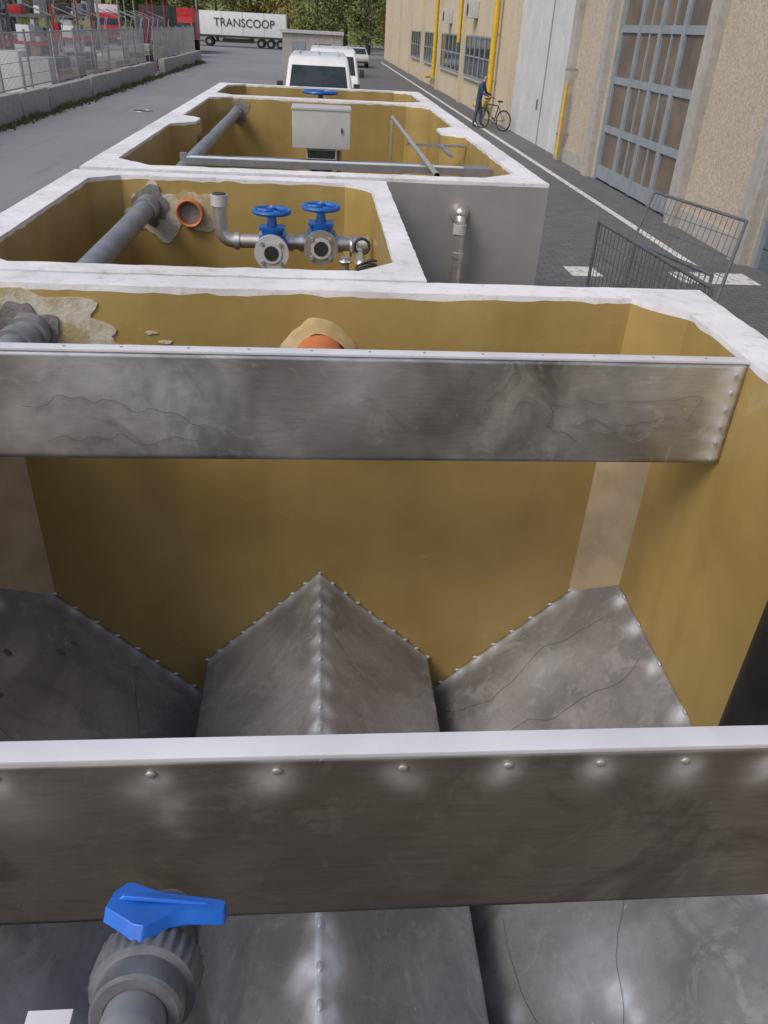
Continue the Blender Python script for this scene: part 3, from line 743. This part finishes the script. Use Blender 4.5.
mb.box((-7.6,.1,.6),(-5.6,2.4,3.0),WHITE,bev=.1); mb.box((-7.3,.08,1.8),(-6.2,.099,2.7),GLASS); truck_wheels(mb,(-6.9,),.0,2.1,.5)
mb.fin('trailer_body',parent=tr)
tc=bpy.data.curves.new('lettering','FONT'); tc.body='TRANSCOOP'; tc.size=1.25; tc.align_x='CENTER'; tc.extrude=.01
to=bpy.data.objects.new('lettering',tc); COL.objects.link(to); to.location=(.2,-.05,2.2); to.rotation_euler=(math.pi/2,0,0); to.parent=tr; tc.materials.append(DARK)
def lorry(loc,rot,cabm,boxm,name='lorry',bl=6):
    e=empty(name,loc,rot); mb=MB()
    mb.prism([(0,.6),(-.02,1.5),(.12,2.0),(.35,2.9),(1.9,3.0),(2.0,.6)],0,-1.2,1.2,cabm)
    mb.box((-1.25,2.25,1.1),(1.25,2.25+bl,3.7),boxm,bev=.03); mb.box((-.9,.3,.55),(.9,2.2+bl,1.09),DARK)
    mb.poly([(-1.05,.10,1.95),(1.05,.10,1.95),(1.0,.315,2.75),(-1.0,.315,2.75)],GLASS)
    mb.box((-1.22,-.1,.4),(1.22,.02,.9),DARK,bev=.02); mb.box((-1,-.03,1.2),(1,-.015,1.6),DARK)
    for s in (-1,1):
        mb.box((s*1.4-.1,.1,1.9),(s*1.4+.1,.25,2.6),DARK); mb.box((s*.95-.15,-.12,.75),(s*.95+.15,-.1,.95),WHITE)
        for y in (1.0,bl-.3,bl+1): mb.cyl((s*.9,y,.5),(s*1.22,y,.5),.5,TYRE)
    mb.fin('lorry_body',parent=e); return e
lorry((-13.4,88,0),.05,RED,RED); lorry((-13.9,76,0),.0,DARK,DARK,bl=4); lorry((-21,92,0),.2,RED,WHITE)
def car(loc,rot,paint):
    e=empty('parked_car',loc,rot); mb=MB()
    prof=[(-2.1,.35),(-2.15,.7),(-1.9,.85),(-1.0,.95),(-.45,1.38),(.9,1.45),(1.75,1.0),(2.1,.9),(2.15,.4)]
    k=mb.mi(paint); L=[mb.bm.verts.new((-(.87 if z<1.01 else .68),y,z)) for y,z in prof]; R=[mb.bm.verts.new(((.87 if z<1.01 else .68),y,z)) for y,z in prof]
    mb.bm.faces.new(L);mb.bm.faces.new(R)
    for i in range(len(prof)): mb.bm.faces.new((L[i],L[(i+1)%len(prof)],R[(i+1)%len(prof)],R[i]))
    mb.poly([(-.74,-.98,1.0),(.74,-.98,1.0),(.62,-.50,1.385),(-.62,-.50,1.385)],GLASS)
    mb.poly([(-.74,1.70,1.06),(.74,1.70,1.06),(.62,.98,1.45),(-.62,.98,1.45)],GLASS)
    for s in(-1,1):
        mb.poly([(s*.84,-.85,1.02),(s*.84,1.5,1.02),(s*.70,.8,1.38),(s*.70,-.4,1.36)],GLASS)
        for y in (-1.3,1.35): mb.cyl((s*.70,y,.32),(s*.9,y,.32),.32,TYRE)
        mb.box((s*.6-.15,-2.17,.6),(s*.6+.15,-2.1,.75),BOXG)
    mb.box((-.85,-2.2,.35),(.85,-2.1,.5),DARK); mb.fin('car_body',parent=e)
car((3.2,78,0),0,BOXG); car((-14.5,60,0),.2,WHITE)
mb=MB(); mb.box((-2.5,60,0),(1.4,64,2.45),SMO); mb.box((-2.65,59.85,2.451),(1.55,64.15,2.62),BOXG,bev=.02); mb.box((-1.9,59.96,0),(-1.0,59.999,2.0),FRM); mb.box((-.4,59.96,1.0),(.8,59.999,1.9),GLASS); mb.fin('concrete_cabin',smooth=False)

# ---------------------------------------------------------------- left boundary
mb=MB(); XF=-9.8
y=14.0
while y<74:
    if not (51.5<y<54.5):
        o_=random.uniform(-.05,.05)
        mb.box((XF-.18+o_,y,0),(XF+.18+o_,y+2.88+random.uniform(-.05,.05),.72+random.uniform(-.04,.04)),SMO,bev=.03)
    y+=3.0
mb.fin('concrete_barrier_wall')
mb=MB(); y=14
while y<74:
    if not (51.5<y<54.5):
        xx=XF-.32+random.uniform(-.04,.04)
        mb.cyl((xx,y,0),(xx,y,2.45),.045,ZINC,seg=8)
        mb.cyl((xx,y,2.35),(xx,y+3,2.35),.025,ZINC,seg=6); mb.cyl((xx,y,.75),(xx,y+3,.75),.025,ZINC,seg=6)
        for i in range(1,25): mb.cyl((xx,y+i*.12,.75),(xx,y+i*.12,2.35),.009,ZINC,seg=4)
        for z in (1.1,1.5,1.9): mb.cyl((xx,y,z),(xx,y+3,z),.009,ZINC,seg=4)
    y+=3
mb.fin('mesh_fence')
def rack(loc,n,cols,h=4.2):
    mb=MB(); bay=2.6
    for i in range(n+1):
        for y in (0,1.1): mb.box((i*bay-.05,y-.05,0),(i*bay+.05,y+.05,h),ZDK)
        mb.cyl((i*bay,0,.2),(i*bay,1.1,1.6),.02,ZDK,seg=5); mb.cyl((i*bay,1.1,1.6),(i*bay,0,3),.02,ZDK,seg=5)
    for z in (.3,1.5,2.7,3.9):
        if z<h:
            for y in (0,1.1): mb.box((0.051,y-.03,z-.06),(n*bay-.051,y+.03,z+.06),RED if z in (1.5,3.9) else ZDK)
            for i in range(n):
                x=i*bay+.15
                while x<(i+1)*bay-.5:
                    w=random.uniform(.25,.9); hh=random.uniform(.15,.95)
                    if x+w<(i+1)*bay-.1 and random.random()<.85: mb.box((x,.1,z+.065),(x+w,1.0,z+.065+hh),random.choice(cols),bev=.015)
                    x+=w+random.uniform(.05,.3)
    return mb.fin('storage_rack',loc=loc)
PAL=M('pallet_wood',(.32,.22,.13),(.25,.17,.1),.8,bstr=0)
cols=[BOXG,RED,WHITE,PAL,ZINC,DARK,DARK,BOXG,WHITE,ZDK,PAL]
rack((-24,40,0),4,cols,4.6); rack((-27,48,0),5,cols,5.2); rack((-22,58,0),3,cols,5); rack((-31,64,0),6,cols,6)
mb=MB()
for i in range(9):
    x=-13.2-i*.9
    mb.cyl((x,34,0),(x+random.uniform(-.3,.3),34.3,random.uniform(2.6,4.8)),.035,ZINC,seg=6)
    mb.cyl((x,34,0.3),(x-.9,34,2.6),.025,ZINC,seg=6)
for z in (.6,1.7,2.8): mb.cyl((-13.2,34,z),(-20.5,34,z),.03,ZINC,seg=6)
for k in range(14):
    yy=44+k*2.1; xx=-11.6-random.uniform(0,1.5)
    mb.cyl((xx,yy,0),(xx,yy,random.uniform(3,5.5)),.04,random.choice([ZINC,RED,ZDK]),seg=6)
    mb.cyl((xx,yy,2.8),(xx-1.2,yy,3.2),.03,ZINC,seg=6); mb.cyl((xx,yy,1.2),(xx,yy+2.0,2.8),.025,ZINC,seg=6)
mb.fin('scaffold_frame')
mb=MB()
for k in range(7):
    x=-12-k*1.25; mb.box((x,37+.3*(k%2),0),(x+1.05,38.1+.3*(k%2),random.uniform(.9,1.8)),random.choice([BOXG,SMO,PAL,RED,WHITE]),bev=.02)
for k in range(12):
    yy=38+k*2.4; z=0
    for j in range(random.randint(2,5)):
        hh=random.uniform(.18,.5); mb.box((-11.8+random.uniform(-.1,.1),yy,z+.004),(-10.7,yy+random.uniform(.9,1.5),z+hh),random.choice([BOXG,SMO,PAL,ZINC,WHITE,DARK,RED]),bev=.02); z+=hh
mb.fin('stacked_pallets')
for x,y in ((-19,78),(-13,98)):
    mb=MB(); mb.cyl((0,0,0),(0,0,8),.09,ZINC,r2=.05); mb.cyl((0,0,7.9),(1.2,0,8.2),.04,ZINC); mb.box((1.0,-.12,8.14),(1.7,.12,8.26),BOXG); mb.fin('street_lamp',loc=(x,y,0))
GR=M('grass',(.07,.10,.025),(.13,.12,.04),.8,scale=3,bstr=0)
mb=MB()
for i in range(2600):
    yy=random.uniform(15,72); xx=-9.45+abs(random.gauss(0,.18)); hgt=random.uniform(.05,.30)*(.3+max(0,noise.noise((yy*.5,0,0))+.35))
    dx=random.uniform(-.05,.05); mb.poly([(xx-.03,yy,0),(xx+.03,yy+.03,0),(xx+dx,yy+dx,hgt)],GR)
mb.fin('grass',smooth=False,norm=False)

# ---------------------------------------------------------------- trees
def leafmat(name,a,b_,c_):
    m,nt,b=newmat(name); v=coords(nt)
    c=mixc(nt,ramp(nt,nz(nt,v,.7,2),.4,.6),a,b_); c=mixc(nt,ramp(nt,nz(nt,v,3,1),.55,.7),c,c_)
    nt.links.new(c,b.inputs['Base Color']); b.inputs['Roughness'].default_value=.6
    return m
LM=[leafmat('foliage_green',(.07,.11,.025),(.13,.16,.035),(.26,.23,.05)),leafmat('foliage_autumn',(.16,.15,.03),(.32,.21,.045),(.09,.12,.03))]
BARK=M('bark',(.10,.075,.055),rough=.9,bstr=0)
def treemesh(seed,lm,H=11):
    rnd=random.Random(seed); mb=MB()
    mb.cyl((0,0,0),(0,0,H*.35),.28,BARK,r2=.2,seg=10); mb.cyl((0,0,H*.35),(.2,0,H*.8),.2,BARK,r2=.06,seg=8)
    cl=[]
    for i in range(26):
        a=rnd.uniform(0,6.28); z=rnd.uniform(H*.16,H*.97); rad=(1-abs(z/H-.5)*1.1)*H*.34*rnd.uniform(.4,1)
        c=Vector((rad*math.cos(a),rad*math.sin(a),z)); cl.append((c,rnd.uniform(.8,1.7)))
        mb.cyl((0,0,max(H*.2,z-1.2)),c,.06,BARK,r2=.02,seg=5,caps=False)
    k=mb.mi(lm)
    for c,r in cl:
        for j in range(130):
            d=Vector((rnd.gauss(0,1),rnd.gauss(0,1),rnd.gauss(0,.8)))*r*.5; p=c+d
            s=rnd.uniform(.12,.26); u=Vector((rnd.gauss(0,1),rnd.gauss(0,1),rnd.gauss(0,1))).normalized(); w=u.orthogonal().normalized()
            f=mb.bm.faces.new([mb.bm.verts.new(q) for q in (p-u*s,p+w*s*.6,p+u*s,p-w*s*.6)]); f.material_index=k
    o=mb.fin('tree',smooth=False,norm=False); return o.data,o
meshes=[]
for i in range(4):
    d,o=treemesh(i+3,LM[i%2]); d.use_fake_user=True; meshes.append(d); bpy.data.objects.remove(o)
tx=-62
i=0
while tx<34:
    o=bpy.data.objects.new('tree',meshes[i%4]); COL.objects.link(o)
    o.location=(tx,random.uniform(128,150),0); s=random.uniform(.85,1.35); o.scale=(s,s,s*random.uniform(.9,1.15)); o.rotation_euler[2]=random.uniform(0,6.28)
    tx+=random.uniform(3.0,4.6); i+=1
for (x,y,s) in ((-34,80,.8),(-40,90,.9),(-33,100,.9),(6,112,.8),(10,105,.8),(1,122,.9),(-46,76,.9),(-52,84,1)):
    o=bpy.data.objects.new('tree',meshes[i%4]); COL.objects.link(o); i+=1
    o.location=(x,y,0); o.scale=(s,s,s); o.rotation_euler[2]=random.uniform(0,6.28)
mb=MB(); bm=mb.bm; k=mb.mi(LM[0]); rows=[]
for a in range(90):
    x=-160+a*3.6; r=[]
    for b_ in range(6):
        r.append(bm.verts.new((x+random.uniform(-1,1),165+b_*4+random.uniform(-1,1),[0,5,8,10,11,11][b_]+(2.5*noise.noise((x*.2,b_*.7,3))if b_ else 0)+random.uniform(-.8,.8)*(b_>0))))
    rows.append(r)
for A,B in zip(rows[:-1],rows[1:]):
    for j in range(5): bm.faces.new((A[j],B[j],B[j+1],A[j+1]))
mb.fin('hill',smooth=False)

# ---------------------------------------------------------------- light
w=bpy.data.worlds.new('World'); scene.world=w; w.use_nodes=True; nt=w.node_tree
sky=nt.nodes.new('ShaderNodeTexSky'); sky.sky_type='NISHITA'; sky.sun_disc=False
S=Vector((-.66,-.50,0)).normalized(); EL=math.radians(48)
sky.sun_elevation=EL; sky.sun_rotation=math.atan2(S.x,S.y); sky.dust_density=3; sky.air_density=1.0
bg=nt.nodes['Background']; nt.links.new(sky.outputs[0],bg.inputs[0]); bg.inputs[1].default_value=.15
sl=bpy.data.lights.new('sun','SUN'); sl.energy=1.5; sl.angle=math.radians(24); sl.color=(1,.90,.74)
so=bpy.data.objects.new('sun',sl); COL.objects.link(so)
sd=Vector((S.x*math.cos(EL),S.y*math.cos(EL),math.sin(EL))); so.rotation_euler=sd.to_track_quat('Z','Y').to_euler()
scene.view_settings.view_transform='Standard'; scene.view_settings.look='None'; scene.view_settings.exposure=0

# ---------------------------------------------------------------- camera
psi=math.radians(5.65);p=math.radians(32.1);th=.055
F=Vector((math.sin(psi),math.cos(psi),0));R=Vector((math.cos(psi),-math.sin(psi),0));Zv=Vector((0,0,1))
U=F*math.sin(p)+Zv*math.cos(p);D=F*math.cos(p)-Zv*math.sin(p)
R2=R*math.cos(th)+U*math.sin(th);U2=U*math.cos(th)-R*math.sin(th)
cam=bpy.data.cameras.new('camera');co=bpy.data.objects.new('camera',cam);COL.objects.link(co)
mt=Matrix((R2,U2,-D)).transposed().to_4x4(); mt.translation=Vector((0,0,CAMZ)); co.matrix_world=mt
cam.sensor_fit='VERTICAL';cam.sensor_height=36;cam.lens=27.18;cam.clip_start=.02;cam.clip_end=2000
scene.camera=co
